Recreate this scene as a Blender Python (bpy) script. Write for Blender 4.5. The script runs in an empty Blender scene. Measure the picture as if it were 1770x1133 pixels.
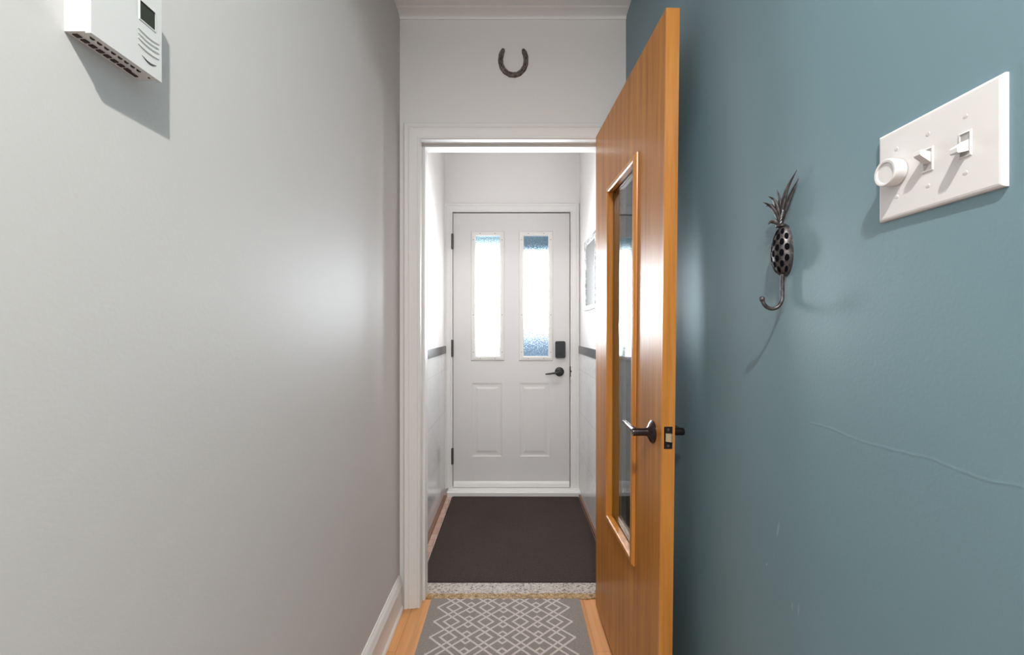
import bpy, bmesh, math, random
from mathutils import Vector, Matrix
random.seed(7)
S = bpy.context.scene
C = S.collection
PI = math.pi

# ------------------------------------------------------------------ camera
EYE = 1.195
cam_d = bpy.data.cameras.new('camera'); cam = bpy.data.objects.new('camera', cam_d); C.objects.link(cam)
cam.location = (0, 0, EYE); cam.rotation_euler = (PI/2, 0, 0)
cam_d.sensor_fit = 'HORIZONTAL'; cam_d.sensor_width = 36; cam_d.lens = 36*770/1770
cam_d.shift_x = -2/1770; cam_d.shift_y = 6.5/1770; cam_d.clip_start = 0.02
S.camera = cam

# ------------------------------------------------------------------ world, lights, exposure
W = bpy.data.worlds.new('world'); S.world = W; W.use_nodes = True
W.node_tree.nodes['Background'].inputs[0].default_value = (1.0, 0.985, 0.96, 1)
W.node_tree.nodes['Background'].inputs[1].default_value = 1.3
S.view_settings.view_transform = 'Standard'; S.view_settings.look = 'None'
S.view_settings.exposure = 0.0; S.view_settings.gamma = 1.0; S.view_settings.use_curve_mapping = False

def point(name, loc, power, radius, col=(1, 1, 1)):
    l = bpy.data.lights.new(name, 'POINT'); l.energy = power; l.shadow_soft_size = radius; l.color = col
    o = bpy.data.objects.new(name, l); C.objects.link(o); o.location = loc; return o
def area(name, loc, rot, power, sx, sy, col=(1, 1, 1)):
    l = bpy.data.lights.new(name, 'AREA'); l.shape = 'RECTANGLE'; l.size = sx; l.size_y = sy; l.energy = power; l.color = col
    o = bpy.data.objects.new(name, l); C.objects.link(o); o.location = loc; o.rotation_euler = rot; return o
dl = area('hall_downlight', (0.065, -0.34, 2.46), (0, 0, 0), 38, 0.035, 0.035, (1.0, 0.96, 0.91)); dl.data.shape = 'DISK'
point('hall_lamp_glow', (0.065, -0.34, 2.40), 16, 0.04, (1.0, 0.97, 0.94))
vl = area('vestibule_fill', (0.0, 2.30, 2.55), (0, 0, 0), 7.0, 0.35, 0.35, (1.0, 0.98, 0.95)); vl.data.spread = math.radians(115)  # added fill that brightens the vestibule; no lamp is known up there
area('daylight_outside', (0.0, 4.55, 1.75), (-PI/2, 0, 0), 950, 1.3, 2.3, (0.93, 0.97, 1.0))
PANE_POWER = 8.0

# ------------------------------------------------------------------ materials
def mat(name, color=(0.8, 0.8, 0.8), rough=0.5, metal=0.0, spec=0.5, bump=None, coat=0.0):
    m = bpy.data.materials.new(name); m.use_nodes = True
    b = m.node_tree.nodes['Principled BSDF']
    b.inputs['Base Color'].default_value = (*color, 1); b.inputs['Roughness'].default_value = rough
    b.inputs['Metallic'].default_value = metal; b.inputs['Specular IOR Level'].default_value = spec
    b.inputs['Coat Weight'].default_value = coat
    if bump:
        N = G(m); n = N.noise(bump[0], 3); N.bump(n, bump[1], bump[2] if len(bump) > 2 else 0.002)
    return m
class G:
    """small node helper working on object/world position"""
    def __init__(s, m):
        s.t = m.node_tree; s.n = s.t.nodes; s.l = s.t.links; s.b = s.n['Principled BSDF']
        s.pos = s.n.new('ShaderNodeNewGeometry').outputs['Position']
    def scaled(s, sc, v=None):
        x = s.n.new('ShaderNodeMapping'); x.inputs['Scale'].default_value = sc
        s.l.new(v or s.pos, x.inputs['Vector']); return x.outputs[0]
    def noise(s, scale, detail=2, v=None, sc=None, rough=0.5):
        x = s.n.new('ShaderNodeTexNoise'); x.inputs['Scale'].default_value = scale
        x.inputs['Detail'].default_value = detail; x.inputs['Roughness'].default_value = rough
        s.l.new(s.scaled(sc, v) if sc else (v or s.pos), x.inputs['Vector']); return x.outputs[0]
    def ramp(s, f, stops):
        x = s.n.new('ShaderNodeValToRGB'); e = x.color_ramp.elements
        while len(e) < len(stops): e.new(0.5)
        for i, (p, c) in enumerate(stops): e[i].position = p; e[i].color = (*c, 1) if len(c) == 3 else c
        s.l.new(f, x.inputs[0]); return x.outputs[0]
    def m(s, op, a, b=0.0, c=None, clamp=False):
        x = s.n.new('ShaderNodeMath'); x.operation = op; x.use_clamp = clamp
        for i, v in enumerate((a, b, c)):
            if v is None: continue
            if isinstance(v, (int, float)): x.inputs[i].default_value = v
            else: s.l.new(v, x.inputs[i])
        return x.outputs[0]
    def xyz(s):
        x = s.n.new('ShaderNodeSeparateXYZ'); s.l.new(s.pos, x.inputs[0]); return x.outputs
    def mix(s, f, a, b, mode='MIX'):
        x = s.n.new('ShaderNodeMix'); x.data_type = 'RGBA'; x.blend_type = mode
        for sock, v in ((x.inputs[0], f), (x.inputs[6], a), (x.inputs[7], b)):
            if isinstance(v, (int, float)): sock.default_value = v
            elif isinstance(v, tuple): sock.default_value = (*v, 1)
            else: s.l.new(v, sock)
        return x.outputs[2]
    def bump(s, h, strength=0.3, dist=0.002):
        x = s.n.new('ShaderNodeBump'); x.inputs['Strength'].default_value = strength
        x.inputs['Distance'].default_value = dist; s.l.new(h, x.inputs['Height'])
        s.l.new(x.outputs[0], s.b.inputs['Normal'])
    def color(s, c): s.l.new(c, s.b.inputs['Base Color'])
    def rough(s, c): s.l.new(c, s.b.inputs['Roughness'])

M = {}
# light grey satin wall paint
m = mat('grey_paint', (0.55, 0.536, 0.525), 0.56, spec=0.22); g = G(m)
h = g.m('ADD', g.noise(160, 3), g.m('MULTIPLY', g.noise(3.0, 2), 6.0)); g.bump(h, 0.16, 0.0012); M['grey_paint'] = m
m = mat('white_wall_paint', (0.74, 0.72, 0.71), 0.5, bump=(150, 0.10, 0.001)); M['white_wall'] = m
m = mat('ceiling_paint', (0.82, 0.82, 0.82), 0.7, bump=(120, 0.1, 0.001)); M['ceiling'] = m
m = mat('trim_paint', (0.73, 0.72, 0.71), 0.45, spec=0.5, bump=(90, 0.02, 0.0005)); M['trim'] = m
# teal paint with a hairline ridge and tiny scuffs
m = mat('teal_paint', (0.155, 0.255, 0.295), 0.43, spec=0.42); g = G(m); x, y, z = g.xyz()
wob = g.m('MULTIPLY', g.m('SUBTRACT', g.noise(9, 3, sc=(0, 1, 0)), 0.5), 0.022)
dz = g.m('ABSOLUTE', g.m('SUBTRACT', g.m('SUBTRACT', z, 1.043), wob))
line = g.m('SUBTRACT', 1.0, g.m('DIVIDE', dz, 0.0028), clamp=True)
gate = g.m('MULTIPLY', g.m('LESS_THAN', y, 0.735), g.m('ADD', 0.35, g.noise(14, 2, sc=(0, 1, 0))))
ridge = g.m('MULTIPLY', g.m('MULTIPLY', line, gate), 0.7)
h = g.m('ADD', g.m('ADD', g.m('MULTIPLY', g.noise(190, 3), 0.55), g.m('MULTIPLY', g.noise(4, 2), 4.0)), ridge)
g.bump(h, 0.26, 0.0012)
sc_f = None
for (sy, sz, k_, w_, h_) in ((0.824, 0.829, 0.22, 0.0026, 0.019), (0.861, 0.744, 0.5, 0.0022, 0.005), (0.765, 0.716, 0.1, 0.0018, 0.014), (0.782, 0.712, -0.12, 0.0014, 0.010)):
    zz_ = g.m('SUBTRACT', z, sz); yy_ = g.m('ADD', g.m('SUBTRACT', y, sy), g.m('MULTIPLY', zz_, k_))
    e_ = g.m('ADD', g.m('POWER', g.m('ABSOLUTE', g.m('DIVIDE', yy_, w_)), 2.0), g.m('POWER', g.m('ABSOLUTE', g.m('DIVIDE', zz_, h_)), 2.0))
    q_ = g.m('SUBTRACT', 1.0, e_, clamp=True); sc_f = q_ if sc_f is None else g.m('MAXIMUM', sc_f, q_)
base_c = g.mix(g.m('MULTIPLY', g.noise(2.2, 3), 0.35), (0.146, 0.235, 0.270), (0.160, 0.256, 0.292))
g.color(g.mix(g.m('MULTIPLY', sc_f, 0.5), base_c, (0.36, 0.46, 0.48))); M['teal'] = m

def wood(name, c1, c2, c3, rough, axis='Z', scale=1.0, coat=0.0, streak=0.5):
    m = mat(name, c2, rough, coat=coat); g = G(m)
    sc = {'Z': (34, 34, 1.6), 'Y': (30, 1.3, 30)}[axis]
    a = g.noise(1.0*scale, 5, sc=sc, rough=0.62); b = g.noise(4.5*scale, 3, sc=sc)
    f = g.m('ADD', g.m('MULTIPLY', a, 1-streak*0.4), g.m('MULTIPLY', b, streak*0.4))
    g.color(g.ramp(f, [(0.30, c1), (0.5, c2), (0.70, c3)]))
    g.bump(g.m('ADD', b, g.m('MULTIPLY', a, 2.0)), 0.22, 0.0010)
    return m
M['veneer'] = wood('oak_veneer', (0.28, 0.088, 0.008), (0.40, 0.150, 0.018), (0.50, 0.215, 0.034), 0.42, coat=0.20)
M['veneer'].node_tree.nodes['Principled BSDF'].inputs['Coat Roughness'].default_value = 0.27
M['veneer'].node_tree.nodes['Principled BSDF'].inputs['Specular IOR Level'].default_value = 0.22
M['lipping'] = wood('oak_lipping', (0.33, 0.120, 0.018), (0.47, 0.190, 0.034), (0.56, 0.25, 0.055), 0.32)
M['bead_wood'] = wood('glazing_bead_wood', (0.36, 0.125, 0.018), (0.52, 0.205, 0.034), (0.60, 0.26, 0.06), 0.30)
# oak floor planks along the hall
m = mat('oak_floor', (0.6, 0.3, 0.1), 0.35); g = G(m)
br = g.n.new('ShaderNodeTexBrick'); mp = g.n.new('ShaderNodeMapping'); mp.inputs['Rotation'].default_value = (0, 0, PI/2)
mp.inputs['Location'].default_value = (0.31, 0.022, 0)
g.l.new(g.pos, mp.inputs['Vector']); g.l.new(mp.outputs[0], br.inputs['Vector'])
br.inputs['Scale'].default_value = 1.0; br.inputs['Brick Width'].default_value = 0.9; br.inputs['Row Height'].default_value = 0.083
br.inputs['Mortar Size'].default_value = 0.0006; br.inputs['Color1'].default_value = (0.52, 0.245, 0.085, 1)
br.inputs['Color2'].default_value = (0.60, 0.30, 0.12, 1); br.inputs['Mortar'].default_value = (0.22, 0.09, 0.03, 1)
gr = g.noise(1.0, 5, sc=(45, 1.8, 45), rough=0.6)
g.color(g.mix(0.55, br.outputs[0], g.ramp(gr, [(0.3, (0.62, 0.56, 0.5)), (0.7, (1.15, 1.1, 1.05))]), 'MULTIPLY'))
M['oak_floor'] = m
# terracotta vestibule tiles
m = mat('pink_clay_tile', (0.45, 0.3, 0.25), 0.5); g = G(m)
br = g.n.new('ShaderNodeTexBrick'); g.l.new(g.pos, br.inputs['Vector']); br.inputs['Scale'].default_value = 1
br.offset = 0.5; br.inputs['Brick Width'].default_value = 0.15; br.inputs['Row Height'].default_value = 0.075
br.inputs['Mortar Size'].default_value = 0.003; br.inputs['Color1'].default_value = (0.56, 0.41, 0.34, 1)
br.inputs['Color2'].default_value = (0.42, 0.25, 0.19, 1); br.inputs['Mortar'].default_value = (0.30, 0.2, 0.16, 1)
g.color(g.mix(0.4, br.outputs[0], g.ramp(g.noise(60, 3), [(0.35, (0.7, 0.62, 0.58)), (0.65, (1, 1, 1))]), 'MULTIPLY'))
M['clay_tile'] = m
# white glossy wall tiles, almost invisible joints with grey veins
m = mat('white_wall_tile', (0.66, 0.66, 0.66), 0.12); g = G(m); x, y, z = g.xyz()
cmb = g.n.new('ShaderNodeCombineXYZ'); g.l.new(g.m('ADD', y, x), cmb.inputs[0]); g.l.new(z, cmb.inputs[1])
br = g.n.new('ShaderNodeTexBrick'); g.l.new(cmb.outputs[0], br.inputs['Vector']); br.offset = 0.0
br.inputs['Scale'].default_value = 1; br.inputs['Brick Width'].default_value = 0.62; br.inputs['Row Height'].default_value = 0.305
br.inputs['Mortar Size'].default_value = 0.0012; br.inputs['Color1'].default_value = (0.68, 0.68, 0.68, 1)
br.inputs['Color2'].default_value = (0.66, 0.66, 0.665, 1); br.inputs['Mortar'].default_value = (0.45, 0.45, 0.44, 1)
ve = g.noise(5, 6, rough=0.7); vv = g.m('ABSOLUTE', g.m('SUBTRACT', ve, 0.5)); vf = g.m('LESS_THAN', vv, 0.006)
vm = g.m('MULTIPLY', vf, g.m('GREATER_THAN', g.noise(3.1, 2), 0.54))
g.color(g.mix(g.m('MULTIPLY', vm, 0.45), br.outputs[0], (0.35, 0.35, 0.35))); M['wall_tile'] = m
# dark mosaic border
m = mat('dark_mosaic', (0.1, 0.1, 0.1), 0.25); g = G(m); x, y, z = g.xyz()
cmb = g.n.new('ShaderNodeCombineXYZ'); g.l.new(y, cmb.inputs[0]); g.l.new(z, cmb.inputs[1])
br = g.n.new('ShaderNodeTexBrick'); g.l.new(cmb.outputs[0], br.inputs['Vector']); br.offset = 0.0
br.inputs['Scale'].default_value = 1; br.inputs['Brick Width'].default_value = 0.052; br.inputs['Row Height'].default_value = 0.2
br.inputs['Mortar Size'].default_value = 0.004; br.inputs['Color1'].default_value = (0.075, 0.075, 0.078, 1)
br.inputs['Color2'].default_value = (0.04, 0.04, 0.043, 1); br.inputs['Mortar'].default_value = (0.012, 0.012, 0.014, 1)
g.color(g.mix(0.6, br.outputs[0], g.ramp(g.noise(160, 3), [(0.35, (0.6, 0.6, 0.6)), (0.65, (1.3, 1.3, 1.3))]), 'MULTIPLY'))
M['mosaic'] = m
M['brown_base'] = mat('brown_strip', (0.19, 0.095, 0.06), 0.45, bump=(80, 0.2, 0.001))
# terrazzo sill
m = mat('terrazzo', (0.6, 0.57, 0.53), 0.35); g = G(m)
def voro(g, sc):
    v = g.n.new('ShaderNodeTexVoronoi'); v.inputs['Scale'].default_value = sc; g.l.new(g.pos, v.inputs['Vector'])
    w = g.n.new('ShaderNodeSeparateColor'); g.l.new(v.outputs['Color'], w.inputs[0]); return w.outputs[0], v.outputs['Distance']
r1, d1 = voro(g, 150)
g.color(g.ramp(r1, [(0.0, (0.10, 0.07, 0.055)), (0.08, (0.12, 0.09, 0.075)), (0.13, (0.26, 0.21, 0.18)), (0.35, (0.36, 0.32, 0.285)), (1.0, (0.50, 0.455, 0.42))]))
M['terrazzo'] = m
# varnish-stained edge of the sill
m = mat('varnish_stained_edge', (0.4, 0.25, 0.1), 0.35); g = G(m); r1, d1 = voro(g, 230)
g.color(g.ramp(g.m('ADD', g.m('MULTIPLY', r1, 0.4), g.m('MULTIPLY', g.noise(50, 3), 0.7)),
   [(0.30, (0.08, 0.04, 0.012)), (0.48, (0.26, 0.14, 0.042)), (0.62, (0.38, 0.24, 0.10)), (0.82, (0.46, 0.36, 0.22))])); M['stain_edge'] = m
# dark ribbed mat
m = mat('ribbed_mat_fibre', (0.035, 0.028, 0.025), 0.9, spec=0.2); g = G(m); x, y, z = g.xyz()
wx = g.m('ABSOLUTE', g.m('SINE', g.m('MULTIPLY', x, PI/0.0065))); wy = g.m('ABSOLUTE', g.m('SINE', g.m('MULTIPLY', y, PI/0.013)))
rib = g.m('MULTIPLY', wx, g.m('ADD', 0.45, g.m('MULTIPLY', wy, 0.55)))
base = g.mix(g.noise(3, 3), (0.048, 0.034, 0.030), (0.078, 0.060, 0.054))
spk = g.ramp(g.noise(420, 2), [(0.35, (0.55, 0.55, 0.55)), (0.7, (1.5, 1.45, 1.4))])
g.color(g.mix(1.0, g.mix(rib, (0.030, 0.023, 0.021), base), spk, 'MULTIPLY')); g.bump(rib, 0.5, 0.002); M['mat'] = m
M['rubber'] = mat('black_rubber_edge', (0.018, 0.016, 0.015), 0.7)
# runner with interlaced diamonds
m = mat('runner_weave', (0.2, 0.18, 0.16), 0.92, spec=0.15); g = G(m); x, y, z = g.xyz()
PU, PV, U0, V0 = 0.1413, 0.0935, -0.324, 1.919
un = g.m('DIVIDE', g.m('SUBTRACT', x, U0), PU); cell = g.m('FLOOR', un)
u = g.m('SUBTRACT', g.m('SUBTRACT', un, cell), 0.5)
vn = g.m('DIVIDE', g.m('SUBTRACT', V0 + 40*PV, y), PV); v = g.m('FRACT', vn)
a = g.m('ABSOLUTE', u); vi = g.m('SUBTRACT', 1.0, v); K = 1/0.72
def near(val, w): return g.m('LESS_THAN', g.m('ABSOLUTE', val), w)
lw = 0.060
fs = []
for ss in (u, g.m('MULTIPLY', u, -1.0)):
    for ww in (v, vi):
        fs.append(near(g.m('SUBTRACT', ww, g.m('MULTIPLY', g.m('ADD', ss, 0.5), K)), lw))
e = g.m('SUBTRACT', 0.5, a)
inner = g.m('MULTIPLY', g.m('GREATER_THAN', un, 0.3), g.m('LESS_THAN', un, 3.7))
for ww in (v, vi):
    c1 = near(g.m('SUBTRACT', g.m('ADD', ww, g.m('MULTIPLY', e, K)), 0.37), lw)
    fs.append(g.m('MULTIPLY', g.m('MULTIPLY', c1, g.m('LESS_THAN', e, 0.15)), inner))
f = fs[0]
for q in fs[1:]: f = g.m('MAXIMUM', f, q)
inside = g.m('MULTIPLY', g.m('GREATER_THAN', un, -0.02), g.m('LESS_THAN', un, 4.02))
f = g.m('MULTIPLY', f, inside)
cloth = g.ramp(g.noise(300, 3), [(0.3, (0.175, 0.155, 0.14)), (0.7, (0.255, 0.230, 0.208))])
lines = g.ramp(g.noise(300, 3), [(0.3, (0.40, 0.355, 0.33)), (0.7, (0.52, 0.47, 0.44))])
g.color(g.mix(f, cloth, lines)); g.bump(g.noise(500, 2), 0.3, 0.001); M['runner'] = m
M['runner_edge'] = mat('runner_binding', (0.22, 0.19, 0.165), 0.9)
M['white_door'] = mat('white_steel_door', (0.625, 0.61, 0.605), 0.4, bump=(90, 0.05, 0.001))
M['cream_plastic'] = mat('cream_glazing_plastic', (0.70, 0.675, 0.645), 0.4)
M['outdoor'] = mat('blue_grey_timber', (0.12, 0.19, 0.25), 0.6, bump=(20, 0.2, 0.002))
M['outdoor_floor'] = mat('pale_concrete', (0.5, 0.5, 0.5), 0.8, bump=(40, 0.2, 0.002))
M['screw'] = mat('dull_screw', (0.30, 0.30, 0.30), 0.4, 0.6)
M['black_metal'] = mat('black_metal', (0.012, 0.013, 0.015), 0.38)
M['keypad'] = mat('charcoal_keypad', (0.016, 0.019, 0.022), 0.3)
M['bronze'] = mat('dark_bronze', (0.06, 0.045, 0.045), 0.20, 0.85)
M['brass_bolt'] = mat('worn_brass', (0.62, 0.50, 0.32), 0.3, 0.7)
M['hinge'] = mat('tarnished_hinge', (0.10, 0.095, 0.09), 0.45, 0.6)
M['white_plastic'] = mat('white_plastic', (0.64, 0.64, 0.63), 0.28)
M['switch_plastic'] = mat('switch_plastic', (0.66, 0.645, 0.64), 0.25)
M['slot_grey'] = mat('shaded_white_slot', (0.38, 0.36, 0.35), 0.5)  # white plastic with the shade inside the slot put into its grey
M['switch_screw'] = mat('white_screw', (0.60, 0.57, 0.56), 0.35)
M['slot_dark'] = mat('dark_slot', (0.10, 0.09, 0.085), 0.7)
M['vent_dark'] = mat('vent_recess', (0.035, 0.022, 0.018), 0.8)
M['lcd'] = mat('grey_green_display', (0.045, 0.05, 0.038), 0.15)
M['lcd_gap_shade'] = mat('black_gap_shade', (0.008, 0.008, 0.007), 0.4)
# cast iron with brown brushing
m = mat('brown_cast_iron', (0.05, 0.045, 0.045), 0.42, 0.75); g = G(m)
g.color(g.ramp(g.noise(120, 3), [(0.35, (0.05, 0.045, 0.046)), (0.6, (0.115, 0.105, 0.108)), (0.75, (0.24, 0.20, 0.19))])); M['iron'] = m
M['iron_dark'] = mat('dark_recess', (0.003, 0.003, 0.005), 0.9, spec=0.05)
m = mat('rusty_steel', (0.1, 0.09, 0.08), 0.6, 0.4); g = G(m)
g.color(g.ramp(g.noise(70, 4), [(0.3, (0.06, 0.042, 0.036)), (0.5, (0.14, 0.115, 0.10)), (0.7, (0.22, 0.20, 0.175))]))
g.bump(g.noise(90, 3), 0.5, 0.002); M['rust'] = m
M['mirror'] = mat('mirror_glass', (0.55, 0.58, 0.60), 0.12, 0.9)
m = mat('silver_mosaic_frame', (0.45, 0.46, 0.47), 0.25, 0.5); g = G(m); r1, d1 = voro(g, 90)
g.color(g.ramp(r1, [(0.0, (0.25, 0.26, 0.27)), (1.0, (0.75, 0.76, 0.77))])); M['silver'] = m
# glass of the inner door
m = mat('door_glass', (1, 1, 1), 0.03); g = G(m)
tr = g.n.new('ShaderNodeBsdfTransparent'); tr.inputs[0].default_value = (0.80, 0.87, 0.90, 1)
gl = g.n.new('ShaderNodeBsdfGlossy'); gl.inputs['Roughness'].default_value = 0.03
dt = g.n.new('ShaderNodeVectorMath'); dt.operation = 'DOT_PRODUCT'; gn = g.n.new('ShaderNodeNewGeometry')
g.l.new(gn.outputs['Incoming'], dt.inputs[0]); g.l.new(gn.outputs['Normal'], dt.inputs[1])
sch = g.m('ADD', 0.04, g.m('MULTIPLY', 0.96, g.m('POWER', g.m('SUBTRACT', 1.0, g.m('ABSOLUTE', dt.outputs['Value'])), 5.0)))
mx = g.n.new('ShaderNodeMixShader'); g.l.new(sch, mx.inputs[0]); g.l.new(tr.outputs[0], mx.inputs[1]); g.l.new(gl.outputs[0], mx.inputs[2])
g.l.new(mx.outputs[0], g.n['Material Output'].inputs[0]); M['glass'] = m
# daylit obscure glass: emission stands for scattered daylight, outdoor blue and dark painted into it
def pane_mat(name, top, top_c, low, low_c):
    m = mat(name, (0.5, 0.55, 0.6), 0.15); g = G(m); x, y, z = g.xyz()
    n = g.noise(150, 3, sc=(1, 1, 0.75), rough=0.7); nn = g.m('MULTIPLY', g.m('SUBTRACT', n, 0.5), 2.4)
    P = PANE_POWER
    def fall(dist, amount):          # painted density standing for the outdoors, 0..1 -> factor on the daylight
        d_ = g.m('ADD', dist, nn, clamp=True)
        return g.m('POWER', 10.0, g.m('MULTIPLY', g.m('SMOOTH_MIN', d_, 1.0, 0.1), -amount))
    ft = fall(g.m('DIVIDE', g.m('SUBTRACT', z, top), 0.085), top_c[3])      # painted dimming at the top, as below an eave
    fl = fall(g.m('DIVIDE', g.m('SUBTRACT', low, z), 0.24), low_c[3])       # painted blue dimming low down
    def tint(f, col, amt): return g.mix(g.m('SUBTRACT', 1.0, g.m('POWER', f, 0.5)), (1.0, 1.0, 1.0), col[:3])
    c = g.mix(1.0, tint(ft, top_c, 0), tint(fl, low_c, 0), 'MULTIPLY')
    c = g.mix(1.0, c, g.ramp(g.noise(230, 3, sc=(1, 1, 0.6), rough=0.8), [(0.36, (0.55, 0.66, 0.74)), (0.64, (1.75, 1.6, 1.5))]), 'MULTIPLY')
    v = g.n.new('ShaderNodeVectorMath'); v.operation = 'SCALE'; g.l.new(c, v.inputs[0])
    g.l.new(g.m('MULTIPLY', g.m('MULTIPLY', ft, fl), P), v.inputs['Scale']); c = v.outputs[0]
    # obscure glass: part of the daylight goes straight through, the scattered part is emitted by the pane
    em = g.n.new('ShaderNodeEmission'); g.l.new(c, em.inputs[0])
    tr = g.n.new('ShaderNodeBsdfTransparent'); g.l.new(g.mix(1.0, (0.72, 0.76, 0.78), g.mix(g.m('POWER', g.m('MULTIPLY', ft, fl), 1.6), (0.0015, 0.003, 0.0045), (1.0, 1.0, 1.0)), 'MULTIPLY'), tr.inputs[0])
    ad = g.n.new('ShaderNodeAddShader'); g.l.new(em.outputs[0], ad.inputs[0]); g.l.new(tr.outputs[0], ad.inputs[1])
    gl = g.n.new('ShaderNodeBsdfGlossy'); gl.inputs['Roughness'].default_value = 0.2
    mx = g.n.new('ShaderNodeMixShader'); mx.inputs[0].default_value = 0.05
    g.l.new(ad.outputs[0], mx.inputs[1]); g.l.new(gl.outputs[0], mx.inputs[2]); g.l.new(mx.outputs[0], g.n['Material Output'].inputs[0])
    return m
M['pane_left'] = pane_mat('obscure_glass_left', 1.795, (0.25, 0.68, 0.90, 1.15), 1.20, (0.72, 0.92, 1.05, 1.05))
M['pane_right'] = pane_mat('obscure_glass_right', 1.750, (0.10, 0.46, 0.74, 1.50), 1.30, (0.30, 0.64, 1.05, 1.30))

# ------------------------------------------------------------------ mesh helpers
def obj(name, bm, material, parent=None, bevel=0.0, seg=2, smooth=False, angle=0.6):
    me = bpy.data.meshes.new(name)
    if bevel: bmesh.ops.bevel(bm, geom=[e for e in bm.edges if e.calc_face_angle(0) > 0.5], offset=bevel, segments=seg, affect='EDGES', profile=0.5)
    bmesh.ops.recalc_face_normals(bm, faces=bm.faces)
    bm.to_mesh(me); bm.free()
    mats = material if isinstance(material, (list, tuple)) else [material]
    for q in mats: me.materials.append(q)
    if smooth or bevel:
        for p in me.polygons: p.use_smooth = True
        me.set_sharp_from_angle(angle=angle)
    o = bpy.data.objects.new(name, me); C.objects.link(o)
    if parent: o.parent = parent
    return o
def box(bm, x0, x1, y0, y1, z0, z1, mi=0):
    vs = [bm.verts.new((x, y, z)) for x in (x0, x1) for y in (y0, y1) for z in (z0, z1)]
    fs = []
    for i in ((0, 1, 3, 2), (4, 6, 7, 5), (0, 4, 5, 1), (2, 3, 7, 6), (0, 2, 6, 4), (1, 5, 7, 3)):
        f = bm.faces.new([vs[j] for j in i]); f.material_index = mi; fs.append(f)
    return vs
def B(*a): bm = bmesh.new(); box(bm, *a); return bm
def prism(bm, pts, fn, a, b):
    """closed outline pts (p,q) extruded between a and b; fn(p,q,t)->xyz"""
    r0 = [bm.verts.new(fn(p, q, a)) for p, q in pts]; r1 = [bm.verts.new(fn(p, q, b)) for p, q in pts]
    n = len(pts)
    for i in range(n): bm.faces.new((r0[i], r0[(i+1) % n], r1[(i+1) % n], r1[i]))
    bm.faces.new(r0); bm.faces.new(r1[::-1])
def ring_sweep(bm, prof, corners, fn, closed=True):
    """profile (d outward, h height) swept round a rectangle of corners given as (p,q) with mitres; fn(p,q,h)->xyz"""
    rings = []
    n = len(corners)
    cx = sum(c[0] for c in corners)/n; cy = sum(c[1] for c in corners)/n
    for (p, q) in corners:
        sx = 1 if p > cx else -1; sy = 1 if q > cy else -1
        rings.append([bm.verts.new(fn(p+sx*d, q+sy*d, h)) for d, h in prof])
    k = len(prof)
    for i in range(n if closed else n-1):
        A, Bq = rings[i], rings[(i+1) % n]
        for j in range(k): bm.faces.new((A[j], A[(j+1) % k], Bq[(j+1) % k], Bq[j]))
    if not closed: bm.faces.new(rings[0]); bm.faces.new(rings[-1][::-1])
def tube(bm, pts, rad, seg=12, flat=None, cap=True):
    pts = [Vector(p) for p in pts]; rings = []
    rads = rad if isinstance(rad, (list, tuple)) else [rad]*len(pts)
    up = None
    for i, p in enumerate(pts):
        t = (pts[min(i+1, len(pts)-1)] - pts[max(i-1, 0)]).normalized()
        if up is None:
            up = Vector((0, 0, 1)) if abs(t.z) < 0.9 else Vector((1, 0, 0))
            if flat: up = Vector(flat[0])
        s = t.cross(up).normalized(); u = s.cross(t).normalized(); up = u
        k = flat[1] if flat else 1.0
        rings.append([bm.verts.new(p + s*math.cos(2*PI*j/seg)*rads[i] + u*math.sin(2*PI*j/seg)*rads[i]*k) for j in range(seg)])
    for i in range(len(rings)-1):
        for j in range(seg): bm.faces.new((rings[i][j], rings[i][(j+1) % seg], rings[i+1][(j+1) % seg], rings[i+1][j]))
    if cap: bm.faces.new(rings[0][::-1]); bm.faces.new(rings[-1])
def lathe(bm, prof, origin, axis, seg=32):
    """prof list of (radius, distance along axis)"""
    a = Vector(axis).normalized(); r = a.orthogonal().normalized(); s = a.cross(r); o = Vector(origin); rings = []
    for rad, d in prof:
        if rad < 1e-6: rings.append([bm.verts.new(o + a*d)]); continue
        rings.append([bm.verts.new(o + a*d + (r*math.cos(2*PI*j/seg) + s*math.sin(2*PI*j/seg))*rad) for j in range(seg)])
    for A, Bq in zip(rings, rings[1:]):
        for j in range(seg):
            k = (j+1) % seg
            if len(A) == 1 and len(Bq) == 1: continue
            if len(A) == 1: bm.faces.new((A[0], Bq[j], Bq[k]))
            elif len(Bq) == 1: bm.faces.new((A[j], Bq[0], A[k]))
            else: bm.faces.new((A[j], Bq[j], Bq[k], A[k]))
    for R, fl in ((rings[0], 1), (rings[-1], 0)):
        if len(R) > 1: bm.faces.new(R[::-1] if fl else R)
def empty(name, loc=(0, 0, 0)):
    o = bpy.data.objects.new(name, None); C.objects.link(o); o.location = loc; o.empty_display_size = 0.05; return o
def tag(o, label=None, cat=None, group=None, kind=None):
    if label: o['label'] = label
    if cat: o['category'] = cat
    if group: o['group'] = group
    if kind: o['kind'] = kind
    return o
def struct(name, bm, m, label=None, cat=None, **k):
    return tag(obj(name, bm, m, None, **k), label, cat, None, 'structure')
def child(o, root):
    """parent keeping world coordinates when the root empty is not at the origin"""
    o.parent = root; o.matrix_parent_inverse = Matrix.Translation(-Vector(root.location)); return o
def part(name, bm, m, root, **k): return child(obj(name, bm, m, None, **k), root)
def sub(name, bm, m, parent_obj, **k):
    o = obj(name, bm, m, None, **k); o.parent = parent_obj; return o

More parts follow.
